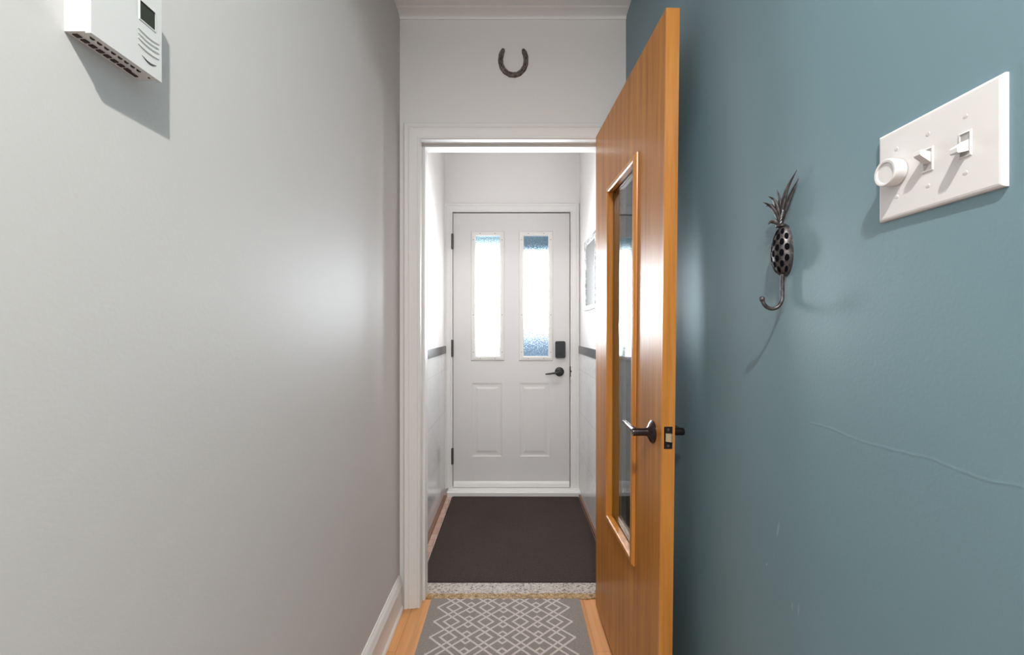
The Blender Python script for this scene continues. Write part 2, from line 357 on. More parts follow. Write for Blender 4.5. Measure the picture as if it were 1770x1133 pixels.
# ------------------------------------------------------------------ room shell
XL, XR, YD, YB = -0.492, 0.490, 1.935, -1.3        # hall walls, doorway wall, open rear end
VL, VR, YF = -0.504, 0.491, 3.290                   # vestibule
CZ = 2.567
YD2 = 2.035
struct('floor', B(XL-0.12, XR+0.12, YB, 1.985, -0.05, 0.0), M['oak_floor'], 'honey oak plank floor of the hallway', 'floor')
struct('floor_vestibule', B(VL-0.1, VR+0.1, 2.11, YF+0.1, -0.05, 0.0), M['clay_tile'], 'pink brown clay tiles showing along the edge of the dark mat', 'floor')
struct('wall_left', B(XL-0.12, XL, YB, YD, 0, CZ), M['grey_paint'], 'plain light grey wall on the left carrying the thermostat', 'wall')
struct('wall_right', B(XR, XR+0.12, YB, YD, 0, CZ), M['teal'], 'teal blue painted wall on the right behind the open oak door', 'wall')
struct('ceiling', B(XL-0.12, XR+0.12, YB, YF+0.1, CZ, CZ+0.08), M['ceiling'], 'flat white ceiling above the hallway', 'ceiling')
# doorway wall with its opening
OX0, OX1, OZ = -0.402, 0.402, 2.024
bm = bmesh.new()
box(bm, XL-0.12, OX0-0.012, YD, YD2, 0, CZ); box(bm, OX1+0.012, XR+0.12, YD, YD2, 0, CZ)
box(bm, OX0-0.012, OX1+0.012, YD, YD2, OZ+0.012, CZ)
struct('wall_back', bm, M['white_wall'], 'white wall over the doorway with the horseshoe on it', 'wall')
struct('wall_vestibule_left', B(VL-0.1, VL, YD2, YF, 0, CZ), M['white_wall'], 'white upper wall on the left of the entry vestibule', 'wall')
struct('wall_vestibule_right', B(VR, VR+0.1, YD2, YF, 0, CZ), M['white_wall'], 'white upper wall on the right of the entry vestibule', 'wall')
bm = bmesh.new()
FX0, FX1, FZ0, FZ1 = -0.444, 0.419, 0.041, 2.071
box(bm, VL-0.1, FX0-0.004, YF, YF+0.12, 0, CZ); box(bm, FX1+0.004, VR+0.1, YF, YF+0.12, 0, CZ)
box(bm, FX0-0.004, FX1+0.004, YF, YF+0.12, FZ1+0.005, CZ)
struct('wall_front', bm, M['white_wall'], 'white end wall around the front door', 'wall')

# jamb lining and stops of the inner doorway
bm = bmesh.new()
box(bm, OX0-0.012, OX0, YD-0.001, YD2+0.002, 0, OZ+0.012); box(bm, OX1, OX1+0.012, YD-0.001, YD2+0.002, 0, OZ+0.012)
box(bm, OX0, OX1, YD-0.001, YD2+0.002, OZ, OZ+0.012)
jamb = struct('trim_1', bm, M['trim'], 'white painted jamb lining the inner doorway', 'door frame')
bm = bmesh.new()
box(bm, OX0, OX0+0.011, 1.976, YD2+0.002, 0.0, OZ-0.011); box(bm, OX1-0.011, OX1, 1.976, YD2+0.002, 0.0, OZ-0.011)
box(bm, OX0, OX1, 1.976, YD2+0.002, OZ-0.011, OZ)
sub('door_stop', bm, M['trim'], jamb, bevel=0.0015)
sub('strike_plate', B(OX0-0.0005, OX0+0.0012, 1.944, 1.966, 0.89, 0.945), M['trim'], jamb, bevel=0.0004)
# casing round the doorway, stepped profile (t across from opening edge, h proud of wall)
prof = [(0.0, 0.0), (0.0, 0.010), (0.004, 0.014), (0.010, 0.015), (0.012, 0.012), (0.016, 0.013), (0.022, 0.016), (0.046, 0.019), (0.050, 0.0165), (0.054, 0.019),
        (0.060, 0.0215), (0.066, 0.021), (0.070, 0.016), (0.071, 0.0)]
def casing(x0, x1, ztop, yface, zbot, scale=1.0, hs=1.0):
    bm = bmesh.new(); rings = []
    for (p, q, sx, sz) in ((x0, zbot, -1, 0), (x0, ztop, -1, 1), (x1, ztop, 1, 1), (x1, zbot, 1, 0)):
        rings.append([bm.verts.new((p+sx*d*scale, yface-h*hs, q+sz*d*scale)) for d, h in prof])
    k = len(prof)
    for A, Bq in zip(rings, rings[1:]):
        for j in range(k): bm.faces.new((A[j], A[(j+1) % k], Bq[(j+1) % k], Bq[j]))
    bm.faces.new(rings[0]); bm.faces.new(rings[-1][::-1]); return bm
struct('trim_2', casing(-0.402, 0.402, 2.024, YD, 0.0), M['trim'], 'wide moulded white casing around the inner doorway', 'door casing', smooth=True, angle=0.5)
struct('trim_3', casing(FX0-0.003, FX1+0.003, FZ1+0.004, YF, 0.035, 0.0675/0.071*0.98, 0.7), M['trim'], 'plain white casing around the front door', 'door casing', smooth=True, angle=0.5)
# shallow cove where doorway wall meets ceiling
pts = [(YD, CZ), (YD, CZ-0.018), (YD-0.004, CZ-0.018)] + [(YD-0.056+0.050*math.cos(t*PI/2/8), CZ-0.014+0.012*math.sin(t*PI/2/8)) for t in range(0, 9)] + [(YD-0.060, CZ)]
bm = bmesh.new(); prism(bm, pts, lambda p, q, t: (t, p, q), XL, XR)
struct('trim_4', bm, M['ceiling'], 'shallow white cove where the doorway wall meets the ceiling', 'crown moulding', smooth=True)
# baseboards
def baseboard(sign, xw, y0, y1):
    p = [(0, 0), (0.022, 0), (0.022, 0.006), (0.019, 0.014), (0.016, 0.018), (0.015, 0.022), (0.015, 0.098), (0.0165, 0.104), (0.0145, 0.112), (0.012, 0.118), (0.012, 0.126),
         (0.008, 0.136), (0.004, 0.142), (0.003, 0.147), (0, 0.147)]
    bm = bmesh.new(); prism(bm, p, lambda a, b, t: (xw+sign*a, t, b), y0, y1); return bm
struct('baseboard_left', baseboard(1, XL, YB, YD-0.022), M['trim'], 'tall white moulded baseboard along the grey wall', 'baseboard', smooth=True, angle=0.5)
struct('baseboard_right', baseboard(-1, XR, YB, YD-0.022), M['trim'], 'white moulded baseboard along the teal wall', 'baseboard', smooth=True, angle=0.5)
# vestibule wainscot, border and floor strips
def wains(x0, x1, name, label):
    return struct(name, B(x0, x1, YD2, YF, 0, 1.033), M['wall_tile'], label, 'tile')
TL, TR = VL+0.006, VR-0.006
wains(VL, TL, 'trim_5', 'glossy white wall tiles on the left of the vestibule')
wains(TR, VR, 'trim_6', 'glossy white wall tiles on the right of the vestibule')
struct('trim_7', B(VL, VL+0.010, YD2, YF-0.013, 1.033, 1.087), M['mosaic'], 'dark mosaic border strip on the left vestibule wall', 'tile', bevel=0.002)
struct('trim_8', B(VR-0.010, VR, YD2, YF-0.013, 1.033, 1.087), M['mosaic'], 'dark mosaic border strip on the right vestibule wall', 'tile', bevel=0.002)
struct('trim_9', B(TL, TL+0.020, 2.125, 3.20, 0, 0.016), M['brown_base'], 'thin brown strip at the foot of the left tiles', 'trim', bevel=0.003)
struct('trim_10', B(TR-0.014, TR, 2.125, 3.20, 0, 0.022), M['brown_base'], 'thin brown strip at the foot of the right tiles', 'trim', bevel=0.003)
# terrazzo sill and its varnish-stained front edge
struct('trim_11', B(VL, VR, 2.010, 2.118, -0.03, 0.003), M['terrazzo'], 'speckled terrazzo sill across the inner doorway', 'threshold', bevel=0.002)
bm = bmesh.new(); n = 60
xs = [OX0 + (OX1-OX0)*i/n for i in range(n+1)]
fr = [1.984 + 0.004*math.sin(i*0.9)*math.sin(i*0.37) for i in range(n+1)]; bk = [2.024 + random.uniform(-0.006, 0.006) for _ in xs]
t = [bm.verts.new((x, fr[i], 0.0045)) for i, x in enumerate(xs)]; u = [bm.verts.new((x, bk[i], 0.0045)) for i, x in enumerate(xs)]
t2 = [bm.verts.new((x, fr[i]-0.003, -0.02)) for i, x in enumerate(xs)]; u2 = [bm.verts.new((x, bk[i], -0.02)) for i, x in enumerate(xs)]
for i in range(n):
    bm.faces.new((t[i], t[i+1], u[i+1], u[i])); bm.faces.new((t2[i], t2[i+1], t[i+1], t[i])); bm.faces.new((u[i], u[i+1], u2[i+1], u2[i]))
struct('trim_12', bm, M['stain_edge'], 'golden varnish stained strip between oak floor and terrazzo sill', 'threshold')
# front door sill
bm = bmesh.new()
prism(bm, [(3.205, 0), (3.205, 0.030), (3.211, 0.038), (3.25, 0.041), (3.40, 0.041), (3.40, 0)], lambda p, q, t: (t, p, q), VL+0.030, VR-0.006)
struct('trim_13', bm, M['trim'], 'white painted sill under the front door', 'threshold', smooth=True, angle=0.4)

# outdoors: eave added to block the daylight behind the tops of the panes
struct('trim_14', B(-0.9, 0.9, 3.62, 4.40, 1.865, 2.60), M['outdoor'], 'bluish eave block added outside to cut daylight at the pane tops', 'eave', bevel=0.01)
struct('floor_outside', B(-0.9, 0.9, YF+0.12, 4.6, -0.10, -0.02), M['outdoor_floor'], 'pale step outside the front door', 'step')
# rebate added behind the front door gap to stop light leaking in
bm = bmesh.new()
box(bm, FX0-0.004, FX0+0.012, YF+0.052, YF+0.09, 0.041, FZ1+0.005); box(bm, FX1-0.012, FX1+0.004, YF+0.052, YF+0.09, 0.041, FZ1+0.005)
box(bm, FX0+0.012, FX1-0.012, YF+0.052, YF+0.09, FZ1-0.012, FZ1+0.005)
struct('trim_16', bm, M['rubber'], 'dark rebate added behind the front door gap to block light', 'door stop')
# ------------------------------------------------------------------ front door (white steel, two lites)
d = empty('door_2', (FX0, YF, 0)); tag(d, 'white front door with two narrow obscure glass panes and a keypad lock', 'door', None, 'structure')
YS = YF+0.004      # face of slab
lites = [(-0.278, -0.098), (0.077, 0.261)]; LZ0, LZ1 = 1.011, 1.900
panels = [(-0.305, -0.083), (0.047, 0.268)]; PZ0, PZ1 = 0.268, 0.812
def slab(bm, xs, zs, holes, yf, yb):
    """grid slab with rectangular holes; holes are (ix, iz) cells left open"""
    V = {}
    def v(i, j, y):
        if (i, j, y) not in V: V[i, j, y] = bm.verts.new((xs[i], y, zs[j]))
        return V[i, j, y]
    solid = {(i, j) for i in range(len(xs)-1) for j in range(len(zs)-1)} - set(holes)
    for (i, j) in solid:
        bm.faces.new((v(i, j, yf), v(i+1, j, yf), v(i+1, j+1, yf), v(i, j+1, yf)))
        bm.faces.new((v(i, j, yb), v(i, j+1, yb), v(i+1, j+1, yb), v(i+1, j, yb)))
        for (di, dj, a, b) in ((-1, 0, (i, j), (i, j+1)), (1, 0, (i+1, j), (i+1, j+1)), (0, -1, (i, j), (i+1, j)), (0, 1, (i, j+1), (i+1, j+1))):
            if (i+di, j+dj) not in solid: bm.faces.new((v(*a, yf), v(*b, yf), v(*b, yb), v(*a, yb)))
bm = bmesh.new()
xs = [FX0+0.001, -0.305, -0.278, -0.098, -0.083, 0.047, 0.077, 0.261, 0.268, FX1-0.002]
zs = [FZ0, PZ0, PZ1, LZ0, LZ1, FZ1-0.003]
slab(bm, xs, zs, [(2, 3), (6, 3), (1, 1), (2, 1), (3, 1), (5, 1), (6, 1), (7, 1)], YS, YS+0.045)
# embossed lower panels fill their openings
for (x0, x1) in panels:
    steps = [(0, 0), (0.008, 0.0030), (0.018, 0.0040), (0.030, 0.0034), (0.042, 0.0006), (0.048, 0.0004)]
    rings = [[bm.verts.new((x, YS+h, z)) for x, z in ((x0+o, PZ0+o), (x1-o, PZ0+o), (x1-o, PZ1-o), (x0+o, PZ1-o))] for o, h in steps]
    for A, Bq in zip(rings, rings[1:]):
        for j in range(4): bm.faces.new((A[j], A[(j+1) % 4], Bq[(j+1) % 4], Bq[j]))
    bm.faces.new(rings[-1])
    bm.faces.new([bm.verts.new((x, YS+0.045, z)) for x, z in ((x0, PZ0), (x1, PZ0), (x1, PZ1), (x0, PZ1))])
part('door_slab', bm, M['white_door'], d)
fprof = [(0.0, 0.0), (0.0, 0.006), (0.004, 0.010), (0.012, 0.0115), (0.020, 0.011), (0.022, 0.008), (0.029, 0.0075), (0.033, 0.003), (0.034, 0.0)]
for k, (x0, x1) in enumerate(lites):
    bm = bmesh.new()
    ring_sweep(bm, [(dd, -h) for dd, h in fprof], [(x0, LZ0), (x1, LZ0), (x1, LZ1), (x0, LZ1)], lambda p, q, h: (p, YS+h, q))
    box(bm, x0-0.001, x0+0.002, YS, YS+0.02, LZ0, LZ1); box(bm, x1-0.002, x1+0.001, YS, YS+0.02, LZ0, LZ1)
    fr_o = part('window_frame', bm, M['cream_plastic'], d, smooth=True, angle=0.5)
    bm = bmesh.new(); bm.faces.new([bm.verts.new(q) for q in ((x0, YS+0.012, LZ0), (x1, YS+0.012, LZ0), (x1, YS+0.012, LZ1), (x0, YS+0.012, LZ1))])
    pn = obj('pane', bm, M['pane_left' if k == 0 else 'pane_right']); pn.parent = fr_o; pn['label'] = ['brightly daylit obscure glass', 'obscure glass, blue at top and bottom'][k]
    pn.matrix_parent_inverse = Matrix.Identity(4); 
    sp = []
    for xx in (x0-0.016, x1+0.016):
        for zz in (LZ0+0.03, (LZ0+LZ1)/2 - 0.14, LZ1-0.03): sp.append((xx, zz))
    for zz in (LZ0-0.016, LZ1+0.016):
        for xx in (x0+0.035, x1-0.035): sp.append((xx, zz))
    for (xx, zz) in sp:
        bm = bmesh.new(); lathe(bm, [(0.0038, 0), (0.0036, 0.0008), (0.0018, 0.0014), (0, 0.0015)], (xx, YS-0.0112, zz), (0, -1, 0), 12)
        s_ = obj('screw', bm, M['screw'], None, smooth=True); s_.parent = fr_o
bm = bmesh.new(); prism(bm, [(YS-0.012, 0.044), (YS-0.012, 0.070), (YS-0.004, 0.084), (YS, 0.086), (YS, 0.044)], lambda p, q, t: (t, p, q), FX0+0.004, FX1-0.004)
part('weather_strip', bm, M['trim'], d, smooth=True)
# keypad deadbolt
bm = bmesh.new(); cs = []
for (cx_, cz_, a0) in ((0.373, 1.110, 0), (0.322, 1.110, 90), (0.322, 1.010, 180), (0.373, 1.010, 270)):
    cs += [(cx_+0.012*math.cos(math.radians(a0+q*15)), cz_+0.012*math.sin(math.radians(a0+q*15))) for q in range(7)]
rg = [[bm.verts.new((0.3475+(x-0.3475)*k_, YS-h_, 1.060+(z-1.060)*k_)) for x, z in cs] for k_, h_ in ((1, 0), (1, 0.019), (0.985, 0.023), (0.95, 0.025))]
for A, Bq in zip(rg, rg[1:]):
    for j in range(28): bm.faces.new((A[j], A[(j+1) % 28], Bq[(j+1) % 28], Bq[j]))
bm.faces.new(rg[-1])
kp = part('keypad_lock', bm, M['keypad'], d, smooth=True)
bm = bmesh.new(); lathe(bm, [(0.011, 0), (0.010, 0.006), (0, 0.007)], (0.3475, YS-0.025, 1.035), (0, -1, 0), 20)
sub('thumb_turn', bm, M['black_metal'], kp, smooth=True)
# lever
bm = bmesh.new(); lathe(bm, [(0.034, 0), (0.034, 0.006), (0.030, 0.011), (0.016, 0.013), (0.012, 0.016), (0.012, 0.045), (0.010, 0.05), (0, 0.052)], (0.342, YS, 0.896), (0, -1, 0), 28)
hd = part('door_handle', bm, M['black_metal'], d, smooth=True)
bm = bmesh.new(); tube(bm, [(0.345, YS-0.043, 0.896), (0.32, YS-0.046, 0.893), (0.29, YS-0.047, 0.888), (0.26, YS-0.046, 0.884), (0.236, YS-0.043, 0.882)], [0.008, 0.0085, 0.0075, 0.0065, 0.005], 12)
lv = obj('lever', bm, M['black_metal'], None, smooth=True); lv.parent = hd
bm = bmesh.new(); box(bm, 0.4190, 0.4305, YS-0.013, YS+0.002, 0.862, 0.936)
lathe(bm, [(0.006, 0), (0.006, 0.006), (0.003, 0.009)], (0.4245, YS-0.012, 0.900), (0, -1, 0), 12)
part('strike_plate', bm, M['vent_dark'], d, bevel=0.001, seg=1)
for (z0, z1) in ((1.802, 1.913), (1.007, 1.131), (0.216, 0.332)):
    bm = bmesh.new()
    h3 = (z1-z0)/3
    for q in range(3): lathe(bm, [(0.0065, 0.001), (0.0065, h3-0.001)], (-0.450, YF-0.010, z0+q*h3), (0, 0, 1), 14)
    lathe(bm, [(0.003, -0.003), (0.003, z1-z0+0.003)], (-0.450, YF-0.010, z0), (0, 0, 1), 10)
    box(bm, -0.450, -0.440, YF-0.006, YF+0.003, z0, z1)
    part('hinge', bm, M['hinge'], d, smooth=True)

# ------------------------------------------------------------------ open oak door (local: s from hinge to free edge along +x, t thickness +y away from viewer side, z)
HX, HY, TH = 0.355, 1.912, math.asin(0.0397/0.766)
DW, DT, DZ0, DZ1 = 0.766, 0.035, 0.020, 2.029
d1 = empty('door_1', (HX, HY, 0)); tag(d1, 'open oak veneer door with a tall narrow glass pane, swung against the teal wall', 'door', None, 'structure')
def warp(v):
    """local door coordinates -> world; the old slab is slightly twisted"""
    s, t, z = v
    sh = -0.0193*(DZ1 - z)/1.67*max(0.0, s)/DW
    return Vector((HX + s*math.sin(TH) + t*math.cos(TH) + sh, HY - s*math.cos(TH) + t*math.sin(TH), z))
def wpart(name, bm, m, root=d1, **k):
    bev = k.pop('bevel', 0)
    if bev:
        bmesh.ops.bevel(bm, geom=[e for e in bm.edges if e.calc_face_angle(0) > 0.5], offset=bev, segments=2, affect='EDGES', profile=0.5); k['smooth'] = True
    for v in bm.verts: v.co = warp(v.co)
    o = obj(name, bm, m, None, **k)
    if root is d1: child(o, d1)
    else: o.parent = root
    return o
s0, s1, gz0, gz1 = 0.222, 0.535, 1.195-0.700, 1.195+0.530      # aperture inner
def dslab(bm, xs, zs, holes, t0, t1):
    slab(bm, xs, zs, holes, 0, 1)
    for v in bm.verts: v.co = Vector((v.co.x, t0 + (t1-t0)*v.co.y, v.co.z))
def fine(a, b, n): return [a+(b-a)*i/n for i in range(n+1)]
bm = bmesh.new(); xs = [0.0, s0, s1, DW-0.006]; zs = [DZ0]+fine(gz0, gz1, 6)+[DZ1]
dslab(bm, xs, zs, [(1, j) for j in range(1, 7)], 0, DT)
wpart('door_leaf', bm, M['veneer'])
ed = wpart('edge_strip', B(DW-0.006, DW, -0.0002, DT+0.0002, DZ0, DZ1), M['lipping'])
def bead(tface, sgn):
    bm = bmesh.new()
    # from the glass out to beyond the aperture edge
    pr = [(-0.004, 0.011), (-0.004, -0.006), (-0.001, -0.010), (0.006, -0.011), (0.013, -0.009), (0.018, -0.004), (0.019, 0.0), (0.0, 0.0), (0.0, 0.011)]
    ring_sweep(bm, [(a, b*sgn + tface) for a, b in pr], [(s0, gz0), (s1, gz0), (s1, gz1), (s0, gz1)], lambda p, q, h: (p, h, q))
    return bm
wpart('glazing_bead', bead(0.0, 1), M['bead_wood'], smooth=True, angle=0.5)
wpart('glazing_bead', bead(DT, -1), M['bead_wood'], smooth=True, angle=0.5)
wpart('pane', B(s0-0.001, s1+0.001, 0.0145, 0.0195, gz0-0.001, gz1+0.001), M['glass'])
# lever sets
HZ, HS = 0.921, 0.700
def lever_set(t, sg, ln):
    bm = bmesh.new()
    lathe(bm, [(0.031, 0), (0.031, 0.003), (0.028, 0.006), (0.023, 0.009), (0.016, 0.012), (0.0115, 0.016), (0.0105, 0.026), (0.0105, ln), (0.0095, ln+0.004), (0, ln+0.005)], (HS, t, HZ), (0, sg, 0), 32)
    o = wpart('door_handle', bm, M['bronze'], smooth=True)
    bm = bmesh.new()
    a = t+sg*(ln-0.006)
    tube(bm, [(HS+0.004, a, HZ), (HS-0.02, a, HZ+0.0005), (HS-0.05, a, HZ+0.002), (HS-0.08, a, HZ+0.004), (HS-0.098, a-0.001, HZ+0.006), (HS-0.108, a-0.004, HZ+0.007)],
         [0.0095, 0.0098, 0.0085, 0.0075, 0.0065, 0.0045], 14)
    wpart('lever', bm, M['bronze'], root=o, smooth=True)
lever_set(0.0, -1, 0.052)
lever_set(DT, 1, 0.047)
# latch
lf = wpart('latch_plate', B(DW-0.001, DW+0.0012, 0.0065, 0.0285, HZ-0.029, HZ+0.028), M['bronze'], bevel=0.0005)
bm = bmesh.new(); prism(bm, [(0.0105, 0.0), (0.0245, 0.0), (0.0245, 0.010), (0.021, 0.0105), (0.0105, 0.002)], lambda p, q, t: (DW+q, p, t), HZ-0.010, HZ+0.011)
wpart('latch_bolt', bm, M['brass_bolt'], root=lf)
for zz in (HZ-0.0215, HZ+0.0205):
    bm = bmesh.new(); lathe(bm, [(0.0036, 0), (0.003, 0.001), (0, 0.0012)], (DW+0.0012, 0.0175, zz), (1, 0, 0), 14)
    wpart('screw', bm, M['hinge'], root=lf, smooth=True)
for zz in (0.25, 1.02, 1.78):
    bm = bmesh.new(); lathe(bm, [(0.007, 0), (0.007, 0.09)], (-0.004, DT+0.006, zz), (0, 0, 1), 14); box(bm, -0.002, 0.0, 0.006, DT+0.004, zz, zz+0.09)
    wpart('hinge', bm, M['hinge'], smooth=True)

# ------------------------------------------------------------------ runner and mat
r = obj('hall_runner', B(-0.363, 0.296, 0.55, 1.983, 0.0, 0.0045), M['runner'], bevel=0.0015)
tag(r, 'grey low-pile runner with pale interlaced diamond lattice on the oak floor', 'rug')
m_ = empty('door_mat', (0.014, 2.65, 0)); tag(m_, 'dark brown ribbed entrance mat filling the vestibule floor before the front door', 'door mat')
bm = bmesh.new(); box(bm, -0.434, 0.462, 2.112, 3.196, 0.0, 0.008)
for v in bm.verts:
    if v.co.y > 3 and v.co.x < 0: v.co.x += 0.004; v.co.y += 0.004
part('mat_pile', bm, M['mat'], m_, bevel=0.002)
bm = bmesh.new(); ring_sweep(bm, [(0, 0.0), (0, 0.006), (0.004, 0.0055), (0.007, 0.001), (0.007, 0.0)], [(-0.434, 2.115), (0.462, 2.115), (0.462, 3.196), (-0.434, 3.196)], lambda p, q, h: (p, q, h))
part('edge_binding', bm, M['rubber'], m_)

# ------------------------------------------------------------------ horseshoe
hs = empty('horseshoe', (0.0, YD, 2.365)); tag(hs, 'rusty iron horseshoe hung open end up over the doorway', 'horseshoe')
bm = bmesh.new(); N = 44; sec = 12; rings = []
ctl = [(-0.046, 0.060), (-0.056, 0.036), (-0.0605, 0.008), (-0.056, -0.020), (-0.042, -0.044), (-0.020, -0.060), (0.002, -0.064), (0.024, -0.060), (0.045, -0.043), (0.0585, -0.018), (0.0615, 0.010), (0.057, 0.036), (0.046, 0.058)]
def cr(P, t):
    i = min(int(t), len(P)-2); f = t-i; p = [P[max(0, min(len(P)-1, i+k))] for k in (-1, 0, 1, 2)]
    return tuple(0.5*((2*b)+(-a+c)*f+(2*a-5*b+4*c-d_)*f*f+(-a+3*b-3*c+d_)*f**3) for a, b, c, d_ in zip(*p))
path = [Vector((*cr(ctl, (len(ctl)-1)*i/N), 0)) for i in range(N+1)]
sc_ = 0.90
for i, p in enumerate(path):
    t = (path[min(i+1, N)]-path[max(i-1, 0)]).normalized(); nrm = Vector((-t.y, t.x, 0))
    e_ = min(i, N-i); w = 0.0115 if e_ > 2 else (0.0055, 0.0085, 0.0105)[e_]
    w *= 1.0+0.06*math.sin(i*1.7); o_ = p*sc_
    ring = []
    for a_, h_ in ((-1, 0.0), (-1, 0.006), (-0.7, 0.009), (-0.25, 0.009), (-0.12, 0.0065), (0.12, 0.0065), (0.25, 0.009), (0.7, 0.009), (1, 0.006), (1, 0.0)):
        q = o_ + nrm*w*a_*0.90; ring.append(bm.verts.new((q.x, YD-h_-0.001, 2.365+q.y)))
    rings.append(ring)
for A, Bq in zip(rings, rings[1:]):
    for j in range(10): bm.faces.new((A[j], A[(j+1) % 10], Bq[(j+1) % 10], Bq[j]))
bm.faces.new(rings[0]); bm.faces.new(rings[-1][::-1])
part('shoe_body', bm, M['rust'], hs, smooth=True, angle=0.7)
for i in (7, 11, 15, 29, 33, 37):
    p = path[i]*sc_; bm = bmesh.new(); box(bm, p.x-0.0022, p.x+0.0022, YD-0.0105, YD-0.006, 2.365+p.y-0.004, 2.365+p.y+0.004)
    part('nail_head', bm, M['vent_dark'], hs, bevel=0.0008)

# ------------------------------------------------------------------ thermostat on the grey wall
TX = XL+0.030
th = empty('thermostat', (XL, 0.5366, 1.522)); tag(th, 'white wall thermostat with small grey display, above left on the grey wall', 'thermostat')
part('back_plate', B(XL, XL+0.024, 0.4880, 0.5852, 1.524, 1.648), M['white_plastic'], th, bevel=0.002)
cv = part('cover', B(XL+0.0235, TX, 0.4876, 0.5856, 1.522, 1.650), M['white_plastic'], th, bevel=0.0025, seg=3)
dp = part('display', B(TX-0.001, TX+0.0004, 0.5512, 0.5742, 1.5825, 1.6055), M['lcd'], th)
bm = bmesh.new(); ring_sweep(bm, [(0, TX-0.001), (0, TX+0.0009), (0.0012, TX+0.0009), (0.0022, TX)], [(0.5512, 1.5825), (0.5742, 1.5825), (0.5742, 1.6055), (0.5512, 1.6055)], lambda p, q, h: (h, p, q))
part('display_rim', bm, M['white_plastic'], th)
part('display_shadow_gap', B(TX-0.001, TX+0.0006, 0.5512, 0.5742, 1.6035, 1.6060), M['lcd_gap_shade'], th)  # solid dark strip painting the shade of the recess above the display
# curved button ridges
for i, z in enumerate((1.5695, 1.5635, 1.5575, 1.5500)):
    bm = bmesh.new()
    pts = [(TX+0.0002, 0.5485+0.032*k/8, z-0.0022*math.sin(PI*k/8)) for k in range(9)]
    tube(bm, pts, [0.0006]+[0.0011]*7+[0.0006], 8)
    part('button', bm, M['white_plastic'], th, smooth=True)
bm = bmesh.new(); pts = [(TX-0.0004, 0.5535+0.0245*k/8, 1.5395-0.0040*math.sin(PI*k/8)) for k in range(9)]
tube(bm, pts, [0.0003, 0.0008, 0.0012, 0.0014, 0.0015, 0.0014, 0.0012, 0.0008, 0.0003], 8)
part('slider_slot', bm, M['slot_dark'], th, smooth=True)
for k in range(8):
    y = 0.496+k*0.0088
    part('vent_slot', B(XL+0.0205, XL+0.0232, y, y+0.0036, 1.5212, 1.5246), M['vent_dark'], th)
for k in range(8):
    y = 0.492+k*0.0092
    part('vent_slot', B(XL+0.0050, XL+0.0105, y, y+0.0058, 1.5228, 1.5250), M['vent_dark'], th)
part('wire_opening', B(XL+0.0045, XL+0.0085, 0.560, 0.5745, 1.5228, 1.5245), M['vent_dark'], th)
bm = bmesh.new(); lathe(bm, [(0.0014, 0), (0.0014, 0.0012), (0, 0.0013)], (XL+0.020, 0.5775, 1.5244), (0, 0, -1), 10)
part('screw', bm, M['vent_dark'], th)

# ------------------------------------------------------------------ light switch on the teal wall
PX = XR-0.0062
sw = empty('light_switch', (XR, 0.5145, 1.395)); tag(sw, 'white three-gang switch plate with round dimmer knob and two toggles on teal wall', 'light switch')
bm = bmesh.new()
rings = []
for o_, h_ in ((0, 0), (0, 0.0030), (0.0006, 0.0045), (0.0020, 0.0057), (0.0040, 0.0062)):
    rings.append([bm.verts.new((XR-h_, y, z)) for y, z in ((0.4400+o_, 1.3385+o_), (0.5905-o_, 1.3385+o_), (0.5905-o_, 1.4515-o_), (0.4400+o_, 1.4515-o_))])
for A, Bq in zip(rings, rings[1:]):
    for j in range(4): bm.faces.new((A[j], A[(j+1) % 4], Bq[(j+1) % 4], Bq[j]))
bm.faces.new(rings[-1])
part('wall_plate', bm, M['switch_plastic'], sw)
SZ = 1.395
GY = (0.562, 0.5195, 0.4765)
for y in GY:
    for dz_ in (-0.0302, 0.0302):
        bm = bmesh.new(); lathe(bm, [(0.0026, 0), (0.0024, 0.0003), (0.0012, 0.0005), (0, 0.0005)], (PX, y, SZ+dz_), (-1, 0, 0), 14); box(bm, PX-0.0006, PX-0.0004, y-0.0022, y+0.0022, SZ+dz_-0.0003, SZ+dz_+0.0003)
        part('screw', bm, M['switch_screw'], sw, smooth=True)
bm = bmesh.new(); lathe(bm, [(0.0165, 0.001), (0.0168, 0.006), (0.0172, 0.0125), (0.0168, 0.0148), (0.0155, 0.0157), (0.0130, 0.0154), (0.0122, 0.0138), (0, 0.0136)], (PX, GY[0], SZ), (-1, 0, 0), 40)
part('dimmer_knob', bm, M['switch_plastic'], sw, smooth=True)
for y, sg in ((GY[1], 1), (GY[2], -1)):
    bm = bmesh.new(); ring_sweep(bm, [(0, PX), (0, PX-0.0012), (0.0013, PX-0.0010), (0.0020, PX)], [(y-0.0052, SZ-0.012), (y+0.0052, SZ-0.012), (y+0.0052, SZ+0.012), (y-0.0052, SZ+0.012)], lambda p, q, h: (h, p, q))
    tg = part('toggle_collar', bm, M['switch_plastic'], sw)
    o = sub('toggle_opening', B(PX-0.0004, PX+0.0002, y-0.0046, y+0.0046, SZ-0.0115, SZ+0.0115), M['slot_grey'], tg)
    bm = bmesh.new()
    prof_ = [(0.0, -0.0045), (0.0, 0.0080), (0.0115, 0.0105), (0.0130, 0.0095), (0.0134, 0.0050), (0.0122, 0.0035)]
    prism(bm, [(a, b*1.0) for a, b in prof_], lambda p, q, t: (PX-p, t, SZ+sg*q), y-0.0042, y+0.0042)
    tl = sub('toggle_lever', bm, M['switch_plastic'], tg, bevel=0.0008)

